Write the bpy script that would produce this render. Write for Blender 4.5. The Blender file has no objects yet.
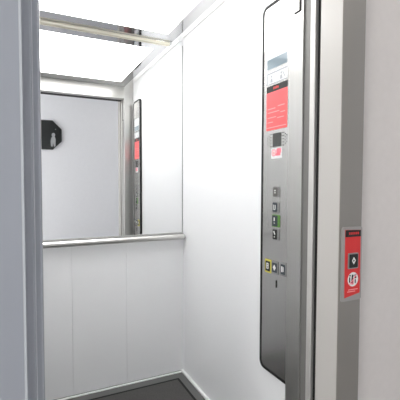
import bpy, bmesh, math, random
from mathutils import Vector, Matrix
random.seed(4)
S = bpy.context.scene
C = bpy.context.collection
PI = math.pi
H = 1.22                                   # eye height

# ---------------------------------------------------------------- materials
def new_mat(name):
    m = bpy.data.materials.new(name); m.use_nodes = True
    nt = m.node_tree
    return m, nt, nt.nodes['Principled BSDF']

def mat(name, col, rough=0.5, metal=0.0, var=0.0, scale=(8, 8, 8), bump=0.0, spec=0.5, coat=0.0):
    m, nt, b = new_mat(name)
    b.inputs['Base Color'].default_value = (*col, 1)
    b.inputs['Roughness'].default_value = rough
    b.inputs['Metallic'].default_value = metal
    b.inputs['Specular IOR Level'].default_value = spec
    b.inputs['Coat Weight'].default_value = coat
    if var or bump:
        tc = nt.nodes.new('ShaderNodeTexCoord'); mp = nt.nodes.new('ShaderNodeMapping')
        mp.inputs['Scale'].default_value = scale
        nz = nt.nodes.new('ShaderNodeTexNoise'); nz.inputs['Scale'].default_value = 1.0
        nz.inputs['Detail'].default_value = 4
        nt.links.new(tc.outputs['Object'], mp.inputs['Vector'])
        nt.links.new(mp.outputs['Vector'], nz.inputs['Vector'])
        if var:
            rp = nt.nodes.new('ShaderNodeValToRGB')
            rp.color_ramp.elements[0].position = 0.3; rp.color_ramp.elements[1].position = 0.7
            rp.color_ramp.elements[0].color = (*[c * (1 - var) for c in col], 1)
            rp.color_ramp.elements[1].color = (*[min(1, c * (1 + var)) for c in col], 1)
            nt.links.new(nz.outputs['Fac'], rp.inputs['Fac'])
            nt.links.new(rp.outputs['Color'], b.inputs['Base Color'])
        if bump:
            bp = nt.nodes.new('ShaderNodeBump'); bp.inputs['Strength'].default_value = bump
            bp.inputs['Distance'].default_value = 0.002
            nt.links.new(nz.outputs['Fac'], bp.inputs['Height'])
            nt.links.new(bp.outputs['Normal'], b.inputs['Normal'])
    return m

def emit(name, col, strength):
    m, nt, b = new_mat(name)
    b.inputs['Base Color'].default_value = (*col, 1)
    b.inputs['Emission Color'].default_value = (*col, 1)
    b.inputs['Emission Strength'].default_value = strength
    return m

M = {}
M['white']   = mat('white laminate', (0.87, 0.875, 0.88), 0.32, var=0.006, scale=(3, 3, 3))
M['whitetr'] = mat('white trim', (0.90, 0.90, 0.895), 0.4)
M['mirror']  = mat('mirror silver', (0.90, 0.905, 0.905), 0.004, 1.0)
M['steel']   = mat('brushed steel', (0.48, 0.475, 0.46), 0.30, 0.95, var=0.03, scale=(220, 220, 3))
M['panelst'] = mat('satin steel', (0.49, 0.485, 0.475), 0.24, 0.95, var=0.03, scale=(200, 200, 2))
M['header']  = mat('header steel', (0.52, 0.515, 0.49), 0.33, 0.85, var=0.03, scale=(3, 200, 200))
M['rail']    = mat('polished rail steel', (0.62, 0.61, 0.59), 0.3, 1.0)
M['polish']  = mat('polished steel', (0.50, 0.50, 0.505), 0.06, 1.0)
M['brass']   = mat('pale brass', (0.90, 0.86, 0.72), 0.3, 0.6)
M['ledge']   = mat('grey metal ledge', (0.30, 0.30, 0.29), 0.55, 0.2)
M['seam']    = mat('dark groove', (0.40, 0.40, 0.40), 0.7)
M['black']   = mat('black rubber and gap shade', (0.008, 0.008, 0.008), 0.6, spec=0.3)
M['dgrey']   = mat('dark grey gap shade', (0.16, 0.157, 0.15), 0.5, 0.3)
M['floor']   = mat('dark vinyl', (0.062, 0.060, 0.057), 0.6, var=0.2, scale=(150, 150, 150))
M['border']  = mat('grey floor border', (0.13, 0.13, 0.127), 0.5)
M['bluegrey'] = mat('blue grey painted steel', (0.265, 0.28, 0.31), 0.42, 0.0, var=0.01, scale=(5, 5, 2))
M['warmgrey'] = mat('warm grey satin steel', (0.24, 0.226, 0.207), 0.38, 0.2, var=0.01, scale=(5, 5, 2))
M['lit_reveal'] = mat('lit reveal steel', (0.42, 0.405, 0.385), 0.4, 0.1)
M['plate'] = mat('grey backplate', (0.33, 0.315, 0.30), 0.4, 0.2)
M['strike']  = mat('light steel strip', (0.55, 0.54, 0.52), 0.35, 0.6)
M['plaster'] = mat('pinkish plaster', (0.64, 0.605, 0.58), 0.8, var=0.015, scale=(40, 40, 40), bump=0.1)
M['corrwall'] = mat('corridor plaster', (0.79, 0.815, 0.86), 0.8, var=0.01, scale=(30, 30, 30), bump=0.1)
M['corrceil'] = mat('corridor ceiling', (0.75, 0.75, 0.75), 0.9)
M['corrfloor'] = mat('corridor tile', (0.32, 0.31, 0.30), 0.4, var=0.1, scale=(20, 20, 20))
M['added_winframe'] = mat('added window frame', (0.6, 0.6, 0.6), 0.4)
M['red']     = mat('red print', (0.63, 0.018, 0.018), 0.35)
M['redpan']  = mat('coral red print', (0.80, 0.10, 0.105), 0.4)
M['redlite'] = mat('pale red print', (0.85, 0.30, 0.30), 0.4)
M['pink']    = mat('pink print', (0.86, 0.20, 0.25), 0.4)
M['inkblk']  = mat('black print', (0.02, 0.021, 0.02), 0.5, spec=0.25)
M['lcd']     = mat('dark screen', (0.035, 0.038, 0.036), 0.25)
M['ink']     = mat('white print', (0.78, 0.78, 0.76), 0.5)
M['label']   = mat('white label', (0.70, 0.71, 0.72), 0.4)
M['greylab'] = mat('grey print', (0.34, 0.36, 0.38), 0.45)
M['dispblue'] = mat('blue grey display glass', (0.20, 0.255, 0.29), 0.12)
M['dispglare'] = mat('display glass reflection', (0.62, 0.64, 0.65), 0.1)
M['green']   = mat('green collar', (0.10, 0.25, 0.04), 0.4)
M['yellow']  = mat('yellow collar', (0.62, 0.56, 0.08), 0.4)
M['btn']     = mat('dark button face', (0.045, 0.055, 0.065), 0.5, spec=0.2)
M['btnplate'] = mat('grey button face', (0.13, 0.127, 0.12), 0.5, spec=0.2)
M['collar']  = mat('steel collar', (0.26, 0.26, 0.26), 0.5, 0.3)
M['octblk']  = mat('black glossy plaque', (0.012, 0.016, 0.017), 0.28)
M['silver']  = mat('pale relief', (0.42, 0.44, 0.46), 0.35, 0.2)
M['led']     = emit('luminous diffuser', (1.0, 0.998, 0.992), 6.5)

M['ledtop']  = emit('upper light strip', (1.0, 0.995, 0.985), 9.0)
m, nt, b = new_mat('window glass')
b.inputs['Transmission Weight'].default_value = 1.0; b.inputs['Roughness'].default_value = 0.0
b.inputs['IOR'].default_value = 1.02
M['glass'] = m
M['doorglint'] = mat('highlight on rubber', (0.66, 0.68, 0.71), 0.5)
M['pale'] = mat('edge highlight', (0.42, 0.44, 0.46), 0.4)
M['door'] = mat('blue grey door panel', (0.42, 0.44, 0.485), 0.42)

# ---------------------------------------------------------------- mesh helpers
def base(o):
    v = Vector((0, 0, 0))
    while o is not None:
        v += Vector(o.location); o = o.parent
    return v

def obj(name, bm, m, parent=None, bevel=0.0, seg=2, smooth=False):
    """link bm (world coordinates) as ONE mesh object, optionally below parent"""
    bmesh.ops.recalc_face_normals(bm, faces=bm.faces)
    if bevel:
        es = [e for e in bm.edges if len(e.link_faces) == 2 and e.calc_face_angle(0) > 0.6]
        bmesh.ops.bevel(bm, geom=es, offset=bevel, segments=seg, profile=0.5, affect='EDGES')
    off = base(parent) if parent else Vector((0, 0, 0))
    if parent is None:
        xs = [v.co for v in bm.verts]
        off = Vector(((min(c.x for c in xs) + max(c.x for c in xs)) / 2,
                      (min(c.y for c in xs) + max(c.y for c in xs)) / 2, min(c.z for c in xs)))
    bmesh.ops.translate(bm, verts=bm.verts, vec=-off)
    me = bpy.data.meshes.new(name); bm.to_mesh(me); bm.free()
    me.materials.append(m)
    if smooth:
        for p in me.polygons: p.use_smooth = True
        try: me.set_sharp_from_angle(angle=math.radians(40))
        except Exception: pass
    o = bpy.data.objects.new(name, me); C.objects.link(o)
    if parent: o.parent = parent
    else: o.location = off
    return o

def tag(o, label=None, cat=None, group=None, kind=None):
    if label: o['label'] = label
    if cat: o['category'] = cat
    if group: o['group'] = group
    if kind: o['kind'] = kind
    return o

def thing(name, label, cat, loc, group=None):
    o = bpy.data.objects.new(name, None); o.empty_display_size = 0.05
    o.location = loc; C.objects.link(o)
    return tag(o, label, cat, group)

def box(x0, x1, y0, y1, z0, z1, bm=None):
    bm = bm or bmesh.new()
    vs = [bm.verts.new((x, y, z)) for x in (x0, x1) for y in (y0, y1) for z in (z0, z1)]
    for f in ((0, 1, 3, 2), (4, 6, 7, 5), (0, 4, 5, 1), (2, 3, 7, 6), (0, 2, 6, 4), (1, 5, 7, 3)):
        bm.faces.new([vs[i] for i in f])
    return bm

def prism(pts, h, fn, bm=None, h0=0.0):
    """closed outline pts (a,b) extruded from h0 to h; fn(a,b,h) -> world"""
    bm = bm or bmesh.new()
    lo = [bm.verts.new(fn(a, c, h0)) for a, c in pts]
    hi = [bm.verts.new(fn(a, c, h)) for a, c in pts]
    n = len(pts)
    bm.faces.new(lo); bm.faces.new(hi)
    for i in range(n):
        bm.faces.new((lo[i], lo[(i + 1) % n], hi[(i + 1) % n], hi[i]))
    return bm

def rrect(a0, a1, b0, b1, r, n=6):
    pts = []
    for cx, cy, s in ((a1 - r, b1 - r, 0), (a0 + r, b1 - r, 1), (a0 + r, b0 + r, 2), (a1 - r, b0 + r, 3)):
        for k in range(n + 1):
            t = PI / 2 * (s + k / n)
            pts.append((cx + r * math.cos(t), cy + r * math.sin(t)))
    return pts

def ring(outer, inner, h, fn, bm=None, h0=0.0):
    bm = bm or bmesh.new()
    n = len(outer)
    L = [[bm.verts.new(fn(a, c, z)) for a, c in P] for P in (outer, inner) for z in (h0, h)]
    ol, oh, il, ih = L
    for i in range(n):
        j = (i + 1) % n
        for q in ((ol[i], ol[j], oh[j], oh[i]), (il[i], ih[i], ih[j], il[j]),
                  (oh[i], oh[j], ih[j], ih[i]), (ol[i], il[i], il[j], ol[j])):
            bm.faces.new(q)
    return bm

def circ(a, c, r, n=24, ry=None):
    ry = ry or r
    return [(a + r * math.cos(2 * PI * k / n), c + ry * math.sin(2 * PI * k / n)) for k in range(n)]

def tube(p0, p1, r0, r1=None, n=24, bm=None):
    bm = bm or bmesh.new(); r1 = r0 if r1 is None else r1
    p0, p1 = Vector(p0), Vector(p1)
    d = (p1 - p0).normalized(); u = d.orthogonal().normalized(); w = d.cross(u)
    A = [bm.verts.new(p0 + r0 * (math.cos(2 * PI * k / n) * u + math.sin(2 * PI * k / n) * w)) for k in range(n)]
    B = [bm.verts.new(p1 + r1 * (math.cos(2 * PI * k / n) * u + math.sin(2 * PI * k / n) * w)) for k in range(n)]
    for k in range(n):
        bm.faces.new((A[k], A[(k + 1) % n], B[(k + 1) % n], B[k]))
    bm.faces.new(A); bm.faces.new(B)
    return bm

def stroke(a0, b0, a1, b1, w):
    """a straight stroke as a thin rectangle outline"""
    d = Vector((a1 - a0, b1 - b0)).normalized(); nrm = Vector((-d.y, d.x)) * w / 2
    return [(a0 + nrm.x, b0 + nrm.y), (a1 + nrm.x, b1 + nrm.y), (a1 - nrm.x, b1 - nrm.y), (a0 - nrm.x, b0 - nrm.y)]

# ---------------------------------------------------------------- dimensions (metres)
XR, XL = 0.9386, -0.10            # lift car side walls
YB = 2.2024                       # mirror plane / back wall
YF, YR = 1.055, 0.984             # front return, inner and outer face
ZD = 1.9915                       # door height
ZP = 2.095                        # underside of suspended ceiling
ZT = 2.30                         # car roof
DX0, DX1 = 0.047, 0.8547          # car door opening
YL = 0.813                        # face of landing door frame
LZ = 2.045                        # lintel of the landing door frame
YW = 0.832                        # landing wall
YC = -1.0                         # corridor wall behind the viewer
CX0, CX1 = -1.9, 2.3
ZC = 2.55

# ---------------------------------------------------------------- the setting
def struct(name, bm, m, parent=None, **k):
    o = obj(name, bm, m, parent, **k)
    if parent is None: o['kind'] = 'structure'
    return o

struct('floor', box(XL - .04, XR + .04, YR, YB + .06, -0.06, 0.0), M['border'])
struct('ceiling', box(XL - .04, XR + .04, YR, YB + .06, ZT, ZT + 0.04), M['white'])
wr = struct('wall_right', box(XR, XR + .04, YF, YB + .06, 0.0, ZT), M['white'])
wl = struct('wall_left', box(XL - .04, XL, YF, YB + .06, 0.0, ZT), M['white'])
wb = struct('wall_back', box(XL, XR, YB + .004, YB + .06, 0.0, ZT), M['white'])
# lower back wall: laminate panels with fine joints between them
xs = [XL, -0.062, 0.2535, 0.5665, XR]
for i in range(4):
    a, c = xs[i], xs[i + 1]
    obj('wall_panel', box(a + (0.0005 if i else 0), c - (0.0005 if i < 3 else 0), YB - .012, YB + .003, 0.012, 0.880), M['white'], wb)
obj('joint_backing', box(XL, XR, YB - .004, YB - .002, 0.013, 0.879), M['seam'], wb)
struct('trim_1', box(XL, XR - .016, YB - .026, YB - .012, 0.0, 0.007), M['whitetr'], bevel=.002)       # back skirting
struct('trim_2', box(XR - .016, XR, YF + .01, YB - .012, 0.0, 0.014), M['whitetr'], bevel=.003)        # right skirting
struct('trim_3', box(XR - .006, XR, YF + .01, YB, 2.138, 2.152), M['whitetr'])                        # lip at the wall top

# landing and corridor
bm = box(.9475, CX1, YW, YW + .066, 0, ZC)
bm = box(CX0, -0.088, YW, YW + .066, 0, ZC, bm)
bm = box(-0.088, .9475, YW, YW + .066, LZ + .09, ZC, bm)
struct('wall_landing', bm, M['plaster'])
struct('wall_corridor', box(CX0, CX1, YC - .1, YC, 0, ZC), M['corrwall'])
struct('wall_corridor_end', box(CX1, CX1 + .1, YC - .1, YW + .066, 0, ZC), M['corrwall'])
bm = box(CX0 - .1, CX0, YC - .1, YW + .066, 0, 0.75)
bm = box(CX0 - .1, CX0, YC - .1, YW + .066, 2.25, ZC, bm)
bm = box(CX0 - .1, CX0, YC - .1, YC + .25, 0.75, 2.25, bm)
bm = box(CX0 - .1, CX0, YW - .25, YW + .066, 0.75, 2.25, bm)
struct('wall_corridor_added_window', bm, M['corrwall'])
struct('floor_landing', box(CX0 - .1, CX1 + .1, YC - .1, YW + .12, -0.06, 0.0), M['corrfloor'])
struct('ceiling_landing', box(CX0 - .1, CX1 + .1, YC - .1, YW + .12, ZC, ZC + .06), M['corrceil'])
w0, w1 = YC + .25, YW - .25
bm = box(CX0 - .07, CX0 - .03, w0, w0 + .05, .75, 2.25)
for a, c, d, e in ((w1 - .05, w1, .75, 2.25), (w0 + .05, w1 - .05, .75, .80), (w0 + .05, w1 - .05, 2.20, 2.25),
                   ((w0 + w1) / 2 - .02, (w0 + w1) / 2 + .02, .80, 2.20)):
    box(CX0 - .07, CX0 - .03, a, c, d, e, bm)
win = struct('added_window_1', bm, M['added_winframe'])  # unseen, put at this end so daylight strikes the right reveal

# the pit between car and landing: sill plates that carry door tracks
struct('trim_4', box(-0.14, 1.0, YW + .121, YR - .002, -0.03, 0.0), M['ledge'])

# ---------------------------------------------------------------- floor mat
mx0, mx1, my0, my1 = XL + .05, XR - .062, YF + .05, YB - .085
t = thing('floor_mat', 'dark grey speckled vinyl mat with black edge on the lift floor', 'floor mat', ((mx0 + mx1) / 2, (my0 + my1) / 2, 0))
obj('mat', box(mx0 + .015, mx1 - .015, my0 + .015, my1 - .015, 0.0005, 0.004), M['floor'], t)
XY = lambda a, c, h: (a, c, h)
obj('edge_strip', ring(rrect(mx0, mx1, my0, my1, .004, 2), rrect(mx0 + .015, mx1 - .015, my0 + .015, my1 - .015, .002, 2), .0035, XY, h0=.0005), M['black'], t)

# ---------------------------------------------------------------- mirror, ledge and handrail on the back wall
t = thing('wall_mirror', 'large frameless mirror covering upper half of the back wall', 'mirror', ((XL + XR) / 2, YB, 0.895))
obj('glass', box(XL + .004, XR - .004, YB, YB + .0035, 0.909, ZP + .03), M['mirror'], t)
obj('edge_line', box(XR - .0038, XR - .0006, YB - .003, YB + .0035, 0.909, ZP - .0), M['ledge'], t)
obj('bottom_ledge', box(XL, XR - .002, YB - .020, YB + .003, 0.882, 0.908), M['ledge'], t, bevel=.002)

RZ, RY = 0.889, YB - .046
t = thing('handrail', 'polished round steel handrail along the back wall below the mirror', 'handrail', ((XL + XR) / 2, RY, RZ - .02))
obj('rail', tube((XL + .02, RY, RZ), (XR - .012, RY, RZ), .0165), M['rail'], t, smooth=True)
for x in (XL + .02, XR - .012):
    s = 1 if x > .4 else -1
    obj('end_cap', tube((x, RY, RZ), (x + s * .006, RY, RZ), .0165, .012), M['ledge'], t, smooth=True)
for x in (0.02, 0.80):
    b_ = obj('bracket', tube((x, RY + .012, RZ + .002), (x, YB - .0245, RZ + .003), .007), M['rail'], t, smooth=True)
    obj('wall_plate', tube((x, YB - .0245, RZ + .003), (x, YB - .0202, RZ + .003), .0095), M['rail'], b_, smooth=True)

# ---------------------------------------------------------------- suspended luminous ceiling
px0, px1, py0, py1 = -0.016, 0.855, YF + .004, YB - .022
lx0, lx1, ly0, ly1 = 0.052, 0.787, 1.208, 2.072
t = thing('ceiling_light', 'bright rectangular luminous ceiling panel in a polished steel plate over the lift car', 'ceiling light',
          ((px0 + px1) / 2, (py0 + py1) / 2, ZP))
obj('steel_plate', ring([(px1, py1), (px0, py1), (px0, py0), (px1, py0)], [(lx1, ly1), (lx0, ly1), (lx0, ly0), (lx1, ly0)],
                        ZP + .03, XY, h0=ZP), M['polish'], t)
obj('diffuser', box(lx0, lx1, ly0, ly1, ZP + .002, ZP + .02), M['led'], t)
obj('light_block', box(lx0 - .02, lx1 + .06, ly0 - .02, ly1 + .02, ZP + .0305, ZP + .04), M['ledge'], t)  # unseen lid, added to block light rising onto the upper wall
obj('upper_light_strip', box(lx1 + .012, lx1 + .058, YF + .03, py1 - .01, ZP + .041, ZP + .052), M['ledtop'], t)
for x in (.03, .82):
    for y in (1.14, 2.12):
        obj('hanger_rod', tube((x, y, ZP + .03), (x, y, ZT), .005, n=10), M['steel'], t)

by, bz = YB - .0115, ZP - .006
t = thing('ceiling_bar', 'pale brass round bar where the mirror meets the ceiling', 'bar', (.42, by, bz - .013))
obj('tube', tube((px0, by, bz), (.40, by, bz), .0098), M['brass'], t, smooth=True)
obj('tube', tube((.40, by, bz), (.846, by, bz), .0086), M['brass'], t, smooth=True)
obj('joint_collar', tube((.385, by, bz), (.41, by, bz), .0108), M['brass'], t, smooth=True)
obj('end_fitting', tube((.846, by, bz), (.857, by, bz), .009, .006), M['rail'], t, smooth=True)

# ---------------------------------------------------------------- steel front of the car (returns and header)
t = thing('car_entrance', 'brushed steel surround of the car doorway, upright beside the control panel', 'door surround', (.45, (YF + YR) / 2, 0))
obj('return_panel', box(DX1, XR + .04, YR, YF, 0, ZT), M['steel'], t, bevel=.002)
obj('return_panel', box(XL - .04, DX0, YR, YF, 0, ZT), M['steel'], t, bevel=.002)
obj('header', box(DX0, DX1, YR, YF, ZD, ZT), M['header'], t)
sp = obj('corner_clip', box(DX1 - .002, DX1, 1.003, 1.030, 1.806, 2.07), M['strike'], t)
sp['label'] = 'pale strip with black edge high on the steel upright'
kb = box(DX1 - .0035, DX1, .997, 1.003, 1.802, 2.07)
box(DX1 - .0035, DX1, 1.003, 1.028, 1.802, 1.806, kb)
obj('black_edging', kb, M['black'], sp)

# ---------------------------------------------------------------- sliding doors, open to the left
t = thing('sliding_door', 'sliding car door panel parked open at left, innermost blue grey edge', 'sliding door', (-.2, .965, 0.003))
obj('panel', box(-.50, 0.0425, .950, .981, .004, ZD + .03), M['door'], t, bevel=.004, seg=3)
obj('rubber_edge', box(0.0425, 0.0447, .957, .974, .01, ZD + .02), M['door'], t)
t = thing('sliding_door', 'sliding landing door panel parked open at left, middle blue grey edge', 'sliding door', (-.2, .92, 0.003))
obj('panel', box(-.50, 0.0262, .905, .938, .004, 2.05), M['door'], t, bevel=.005, seg=3)
obj('rubber_edge', box(0.0262, 0.0284, .908, .931, .01, 2.04), M['doorglint'], t)  # edge coloured pale to draw in its highlight

# landing door frame: two jambs and a lintel
LZ = 2.045
t = thing('door_frame', 'painted steel landing door frame, warm grey on the right and blue grey on the left', 'door frame', (.43, YL + .045, 0))
rj = obj('jamb', box(DX1, .9475, YL, .903, 0, LZ + .09), M['warmgrey'], t, bevel=.0018)
rj['label'] = 'warm grey right jamb carrying the call panel'
lj = obj('jamb', box(-.088, .0056, YL, .903, 0, LZ + .09), M['bluegrey'], t, bevel=.003, seg=3)
lj['label'] = 'blue grey left jamb'
et = obj('edge_line', box(.0012, .0060, YL - .0006, YL + .004, 0, LZ), M['pale'], lj)  # pale strip added to draw the highlight on the jamb edge
et['label'] = 'painted highlight along the narrow edge'
obj('lintel', box(.0056, DX1, YL, .903, LZ, LZ + .09), M['warmgrey'], t)
jl = obj('jamb_lit_face', box(DX1 - .0008, DX1 + .002, YL + .002, .9025, 0, LZ), M['lit_reveal'], t)  # paler skin that paints in the light falling on this reveal
jl['label'] = 'painted light on the doorway side of the right jamb'
ss = obj('strike_post', box(DX1 + .0005, DX1 + .05, .9275, .9515, 0, ZD + .03), M['strike'], t, bevel=.003)
ss['label'] = 'narrow light steel strike post'
obj('gap_shade', box(DX1 + .012, DX1 + .05, .904, .927, 0, ZD + .03), M['black'], t)  # black strip painting the shade in the open shaft gap
gs = obj('gap_shade', box(DX1 + .006, DX1 + .05, .952, .9835, 0, ZD + .03), M['dgrey'], t)  # dark grey strip painting the shade in the recess by the car
obj('top_gap_shade', box(.05, DX1, .904, .983, ZD + .001, ZD + .055), M['black'], t)  # black strip painting the shade in the gap over the doorway

# ---------------------------------------------------------------- control panel on the right wall
XP = XR - .015                                     # face of the panel
k_ = XP / XR
def P(y, z, h=0.0):                                # measured on the wall plane -> the raised face
    return (XP - h, y * k_, H + (z - H) * k_)
pc = thing('control_panel', 'tall rounded brushed steel control panel with black edge on the right lift wall', 'control panel', (XR, 1.229 * k_, 0.424))
def pp(name, pts, m, h, h0=0.0, parent=None):
    return obj(name, prism(pts, h, lambda y, z, d: P(y, z, d), h0=h0), m, parent or pc)
o_ = rrect(1.128, 1.334, .424, 1.962, .030); i_ = rrect(1.138, 1.323, .436, 1.950, .022)
f_ = obj('black_edge', ring(o_, i_, .0015, lambda y, z, d: P(y, z, d), h0=-.0148), M['black'], pc)
pp('faceplate', i_, M['panelst'], 0.0, -.0148)
# display window
d_ = pp('display', rrect(1.166, 1.301, 1.693, 1.800, .004, 3), M['dispglare'], .0012)  # white upper half paints in the ceiling panel's reflection
d_['label'] = 'display window at the top with painted white reflection'
pp('screen', rrect(1.170, 1.297, 1.695, 1.735, .002, 2), M['dispblue'], .0018, .0012, d_)
pp('screen_rim', rrect(1.166, 1.301, 1.799, 1.801, .0008, 2), M['greylab'], .0016, .0012, d_)
# pictogram strip
s_ = pp('capacity_plate', rrect(1.166, 1.301, 1.632, 1.682, .004, 3), M['label'], .001)
s_['label'] = 'pale capacity strip with small grey pictograms'
pp('rim', rrect(1.167, 1.300, 1.6745, 1.6805, .001, 2), M['greylab'], .0015, .001, s_)
pp('rim', rrect(1.167, 1.300, 1.6325, 1.636, .001, 2), M['greylab'], .0015, .001, s_)
pp('rim', rrect(1.294, 1.300, 1.637, 1.674, .001, 2), M['greylab'], .0015, .001, s_)
for y in (1.268, 1.205):
    pp('pictogram', circ(y, 1.664, .005, 12), M['greylab'], .0015, .001, s_)
    pp('pictogram', [(y - .008, 1.640), (y + .008, 1.640), (y + .006, 1.656), (y - .006, 1.656)], M['greylab'], .0015, .001, s_)
pp('pictogram', stroke(1.182, 1.645, 1.196, 1.668, .004), M['greylab'], .0015, .001, s_)
# red notice
r_ = pp('red_notice', rrect(1.166, 1.301, 1.444, 1.600, .002, 2), M['redpan'], .001)
r_['label'] = 'coral red notice with faint lines of writing'
hb = pp('heading_band', rrect(1.166, 1.301, 1.6005, 1.626, .002, 2), M['inkblk'], .001)
for k, y in enumerate((1.252, 1.243, 1.234, 1.225)):
    pp('heading_writing', rrect(y - .0035, y + .003, 1.609, 1.619 - .001 * (k % 2), .001, 2), M['red'], .0014, .001, hb)
for z, a, c in ((1.532, 1.240, 1.292), (1.537, 1.182, 1.225), (1.517, 1.215, 1.292), (1.510, 1.178, 1.208), (1.496, 1.235, 1.292),
                (1.490, 1.185, 1.228), (1.477, 1.255, 1.292), (1.4555, 1.172, 1.296)):
    pp('writing_line', rrect(a, c, z - .0018, z + .0018, .0008, 2), M['redlite'], .0014, .001, r_)
# intercom: screen between two speaker grilles
l_ = pp('floor_screen', rrect(1.203, 1.255, 1.374, 1.429, .003, 3), M['lcd'], .0015)
l_['label'] = 'small dark square screen'
for sgn, yc in ((1, 1.258), (-1, 1.200)):
    bm = bmesh.new()
    for i in range(4):
        n = (5, 5, 4, 3)[i]
        for j in range(n):
            y = yc + sgn * (.004 + i * .0098); z = 1.4015 + (j - (n - 1) / 2) * .0125
            prism(circ(y, z, .0024, 8), .0008, lambda a, c, d: P(a, c, d), bm, h0=-.0002)
    obj('speaker_grille', bm, M['inkblk'], pc)
# small pink pictogram label
q_ = pp('pictogram_label', rrect(1.196, 1.264, 1.326, 1.368, .004, 3), M['label'], .001)
q_['label'] = 'small white and pink pictogram label'
pp('symbol', rrect(1.200, 1.230, 1.346, 1.367, .007, 4), M['pink'], .0014, .001, q_)
obj('symbol_ring', ring(circ(1.247, 1.350, .0145, 20), circ(1.247, 1.350, .0105, 20), .0014, lambda a, c, d: P(a, c, d), h0=.001), M['pink'], q_)
pp('symbol', circ(1.247, 1.349, .006, 14), M['redlite'], .0014, .001, q_)
pp('symbol', rrect(1.204, 1.236, 1.337, 1.348, .003, 3), M['pink'], .0014, .001, q_)
# floor buttons
def button(y, z, w, h, collar, face, marks, label):
    b_ = pp('button', rrect(y - w / 2, y + w / 2, z - h / 2, z + h / 2, .003, 3), collar, .003)
    b_['label'] = label
    pp('button_face', rrect(y - w / 2 + .011, y + w / 2 - .003, z - h / 2 + .003, z + h / 2 - .003, .002, 3), face, .0045, .003, b_)
    bm = bmesh.new()
    for a0, b0, a1, b1, sw in marks:
        prism(stroke(y + a0, z + b0, y + a1, z + b1, sw), .0050, lambda a, c, d: P(a, c, d), bm, h0=.0045)
    obj('symbol', bm, M['ink'], b_)
    bm = bmesh.new()
    for j in range(3):
        prism(circ(y - w / 2 + .0055, z - h * .25 + j * h * .25, .0015, 8), .0036, lambda a, c, d: P(a, c, d), bm, h0=.003)
    obj('tactile_dots', bm, M['inkblk'], b_)
    return b_
button(1.227, 1.1895, .042, .042, M['collar'], M['btnplate'], [(.010, .006, .000, .006, .005), (.009, -.003, .001, -.003, .004)], 'grey button, topmost of the four floor buttons')
button(1.229, 1.1275, .042, .043, M['collar'], M['btn'], [(.011, -.010, .011, .010, .003), (.001, -.009, .001, .009, .004), (.010, -.010, .002, -.010, .003)], 'second floor button from the top, dark with a pale mark')
button(1.228, 1.0715, .048, .050, M['green'], M['btn'], [(.007, -.001, .007, .012, .006), (.009, .012, .005, .012, .004), (.007, -.011, .006, -.008, .005)], 'floor button with a green collar')
button(1.227, 1.0160, .042, .046, M['collar'], M['inkblk'], [(.010, .013, .003, -.001, .006), (.008, -.011, .004, -.009, .005)], 'lowest floor button, dark with a pale slanted mark')
def square(y, z, w, h, collar, face, marks, label):
    b_ = pp('button', rrect(y - w / 2, y + w / 2, z - h / 2, z + h / 2, .003, 3), collar, .003)
    b_['label'] = label
    pp('button_face', rrect(y - w / 2 + .006, y + w / 2 - .006, z - h / 2 + .007, z + h / 2 - .007, .002, 3), face, .0045, .003, b_)
    bm = bmesh.new()
    for pts in marks:
        prism([(y + a, z + c) for a, c in pts], .0050, lambda a, c, d: P(a, c, d), bm, h0=.0045)
    obj('symbol', bm, M['ink'], b_)
square(1.277, .8765, .043, .056, M['yellow'], M['inkblk'], [stroke(.006, -.011, .006, .013, .004), stroke(-.004, -.011, -.004, .012, .004), stroke(.006, .011, -.004, .011, .004), stroke(.006, -.010, -.004, -.010, .003), stroke(.006, .001, -.004, .001, .003)], 'yellow-collared alarm button, left of the lower three')
square(1.231, .8785, .042, .053, M['collar'], M['btn'], [[(.010, 0), (0, .013), (-.010, 0), (0, -.013)]], 'grey-collared button with a pale diamond, middle of the lower three')
square(1.177, .8820, .038, .054, M['collar'], M['btn'], [stroke(.005, -.011, .005, .012, .006), stroke(-.003, -.009, -.003, .010, .004)], 'grey-collared button, right of the lower three')
pp('key_switch', rrect(1.218, 1.2255, .797, .828, .003, 4), M['inkblk'], .0015)['label'] = 'narrow dark key slot'
pp('screw', circ(1.2825, 1.868, .0022, 10), M['inkblk'], .001)

# ---------------------------------------------------------------- landing call panel on the right jamb
c_ = YL / .69
def Q(x, z, h=0.0):
    return (x * c_, YL - h, H + (z - H) * c_)
cs = thing('call_panel', 'small red lift call panel with black button on the right door jamb', 'call panel', (.905, YL, .88))
def cp(name, pts, m, h, h0=0.0, parent=None):
    return obj(name, prism(pts, h, lambda a, c, d: Q(a, c, d), h0=h0), m, parent or cs)
cp('backplate', rrect(.7315, .8025, .920, 1.112, .006, 4), M['plate'], .004, -.001)
rp = cp('red_label', [(.7415, 1.105), (.7965, 1.103), (.7965, .938), (.7425, .929)], M['red'], .0050, .004)
rp['label'] = 'red printed label'
hd = cp('heading_band', [(.7417, 1.1045), (.7963, 1.1025), (.7963, 1.086), (.7418, 1.0865)], M['inkblk'], .0054, .005)
for k in range(5):
    cp('heading_writing', rrect(.754 + k * .0075, .759 + k * .0075, 1.092, 1.0985, .001, 2), M['red'], .0057, .0054, hd)
bt = cp('call_button', rrect(.7515, .7865, 1.004, 1.0445, .002, 3), M['collar'], .008, .005)
bt['label'] = 'black square call button in a grey collar'
cp('button_face', rrect(.7545, .7835, 1.007, 1.0415, .002, 3), M['inkblk'], .0095, .008, bt)
dm = lambda r: [(.769 + r * .7, 1.025), (.769, 1.025 + r), (.769 - r * .7, 1.025), (.769, 1.025 - r)]
obj('symbol', ring(dm(.0095), dm(.0045), .0100, lambda a, c, d: Q(a, c, d), h0=.0095), M['ink'], bt)
nf = cp('warning_disc', circ(.771, .9755, .0185, 28, .0185), M['ink'], .0056, .005)
nf['label'] = 'white warning disc with small dark figures'
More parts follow.
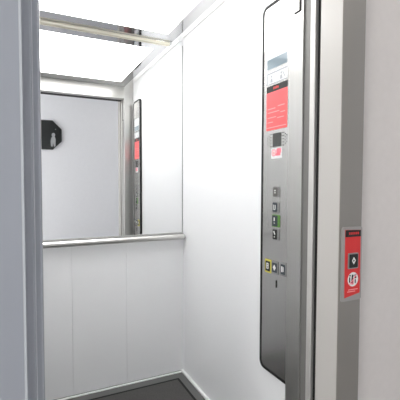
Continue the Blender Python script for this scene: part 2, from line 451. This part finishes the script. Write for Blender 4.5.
for pts, mm in ((stroke(.759, .968, .759, .982, .004), 'inkblk'), (circ(.760, .986, .0025, 10), 'inkblk'), (stroke(.779, .965, .779, .975, .0035), 'inkblk'),
                (circ(.780, .980, .003, 10), 'inkblk'), (stroke(.767, .966, .769, .988, .005), 'inkblk'), (rrect(.765, .773, .962, .974, .002, 2), 'pink'),
                (stroke(.770, .984, .784, .988, .004), 'greylab')):
    cp('figure', pts, M[mm], .0060, .0056, nf)
obj('slash', prism(stroke(.759, .9635, .783, .9875, .0026), .0063, lambda a, c, d: Q(a, c, d), h0=.006), M['pink'], nf)
for z, a, c in ((.949, .755, .789), (.944, .752, .780)):
    cp('writing_line', rrect(a, c, z - .0012, z + .0012, .0006, 2), M['redlite'], .0053, .005, rp)

# ---------------------------------------------------------------- octagonal plaque on the corridor wall (seen in the mirror)
ox, oz, R8 = .317, 1.876, .195 / math.cos(PI / 8)
oct8 = lambda r: [(ox + r * math.cos(PI / 8 + k * PI / 4), oz + r * math.sin(PI / 8 + k * PI / 4)) for k in range(8)]
OQ = lambda a, c, d: (a, YC + d, c)
t = thing('wall_plaque', 'black octagonal wall plaque with a small pale figure, seen in the mirror', 'plaque', (ox, YC, oz - .195))
obj('board', prism(oct8(R8 - .012), .018, OQ), M['octblk'], t)
obj('rim', ring(oct8(R8), oct8(R8 - .012), .024, OQ), M['octblk'], t, bevel=.002)
bm = bmesh.new()
fx, fz = .405, 1.80
prism([(fx - .030, fz - .075), (fx - .010, fz - .078), (fx - .004, fz - .02), (fx + .006, fz - .078), (fx + .026, fz - .074), (fx + .030, fz + .02), (fx + .018, fz + .055), (fx - .018, fz + .052), (fx - .034, fz + .0)], .030, OQ, bm, h0=.018)
prism(circ(fx + .002, fz + .078, .022, 16, .026), .032, OQ, bm, h0=.018)
obj('relief_figure', bm, M['silver'], t, bevel=.002)
obj('relief_speck', prism(circ(fx + .03, fz + .155, .007, 10, .005), .024, OQ, h0=.018), M['silver'], t)

# ---------------------------------------------------------------- added, unseen corridor fill lamp
t = thing('fill_lamp', 'added unseen fill lamp in the corridor outside the lift', 'fill lamp', (1.7, -.2, ZC - .05))  # unseen lamp added to brighten the right landing wall
obj('base', tube((1.7, -.2, ZC - .02), (1.7, -.2, ZC), .17, n=40), M['added_winframe'], t, smooth=True)
lampm = emit('added lamp glow', (1.0, 0.95, 0.88), 15.0)
obj('shade', tube((1.7, -.2, ZC - .06), (1.7, -.2, ZC - .02), .12, .15, n=40), lampm, t, smooth=True)

# ---------------------------------------------------------------- daylight
W = bpy.data.worlds.new('World'); S.world = W; W.use_nodes = True
bg = W.node_tree.nodes['Background']
bg.inputs['Color'].default_value = (1.0, 0.985, 0.965, 1); bg.inputs['Strength'].default_value = 11.0
pl = bpy.data.lights.new('window_portal', 'AREA'); pl.shape = 'RECTANGLE'
pl.size = 1.5; pl.size_y = w1 - w0
pl.cycles.is_portal = True
po = bpy.data.objects.new('window_portal', pl); C.objects.link(po)
po.location = (CX0 - .02, (w0 + w1) / 2, 1.5); po.rotation_euler = (0, math.radians(-90), 0)

# ---------------------------------------------------------------- camera
f, yaw, pitch, roll = 371.5, math.radians(25.757), math.radians(2.413), math.radians(0.16)
F = Vector((math.sin(yaw) * math.cos(pitch), math.cos(yaw) * math.cos(pitch), -math.sin(pitch)))
R = Vector((math.cos(yaw), -math.sin(yaw), 0)); U = R.cross(F)
R2 = R * math.cos(roll) + U * math.sin(roll); U2 = -R * math.sin(roll) + U * math.cos(roll)
cd = bpy.data.cameras.new('camera'); cd.sensor_width = 36; cd.sensor_fit = 'HORIZONTAL'
cd.lens = 36 * f / 400; cd.clip_start = 0.02
co = bpy.data.objects.new('camera', cd); C.objects.link(co)
mw = Matrix((( R2.x, U2.x, -F.x, 0), (R2.y, U2.y, -F.y, 0), (R2.z, U2.z, -F.z, H), (0, 0, 0, 1)))
co.matrix_world = mw
S.camera = co

S.view_settings.view_transform = 'Standard'; S.view_settings.look = 'None'
S.view_settings.gamma = 1.0; S.view_settings.use_curve_mapping = False
S.view_settings.exposure = 0.0
S.cycles.max_bounces = 12; S.cycles.glossy_bounces = 8; S.cycles.diffuse_bounces = 6
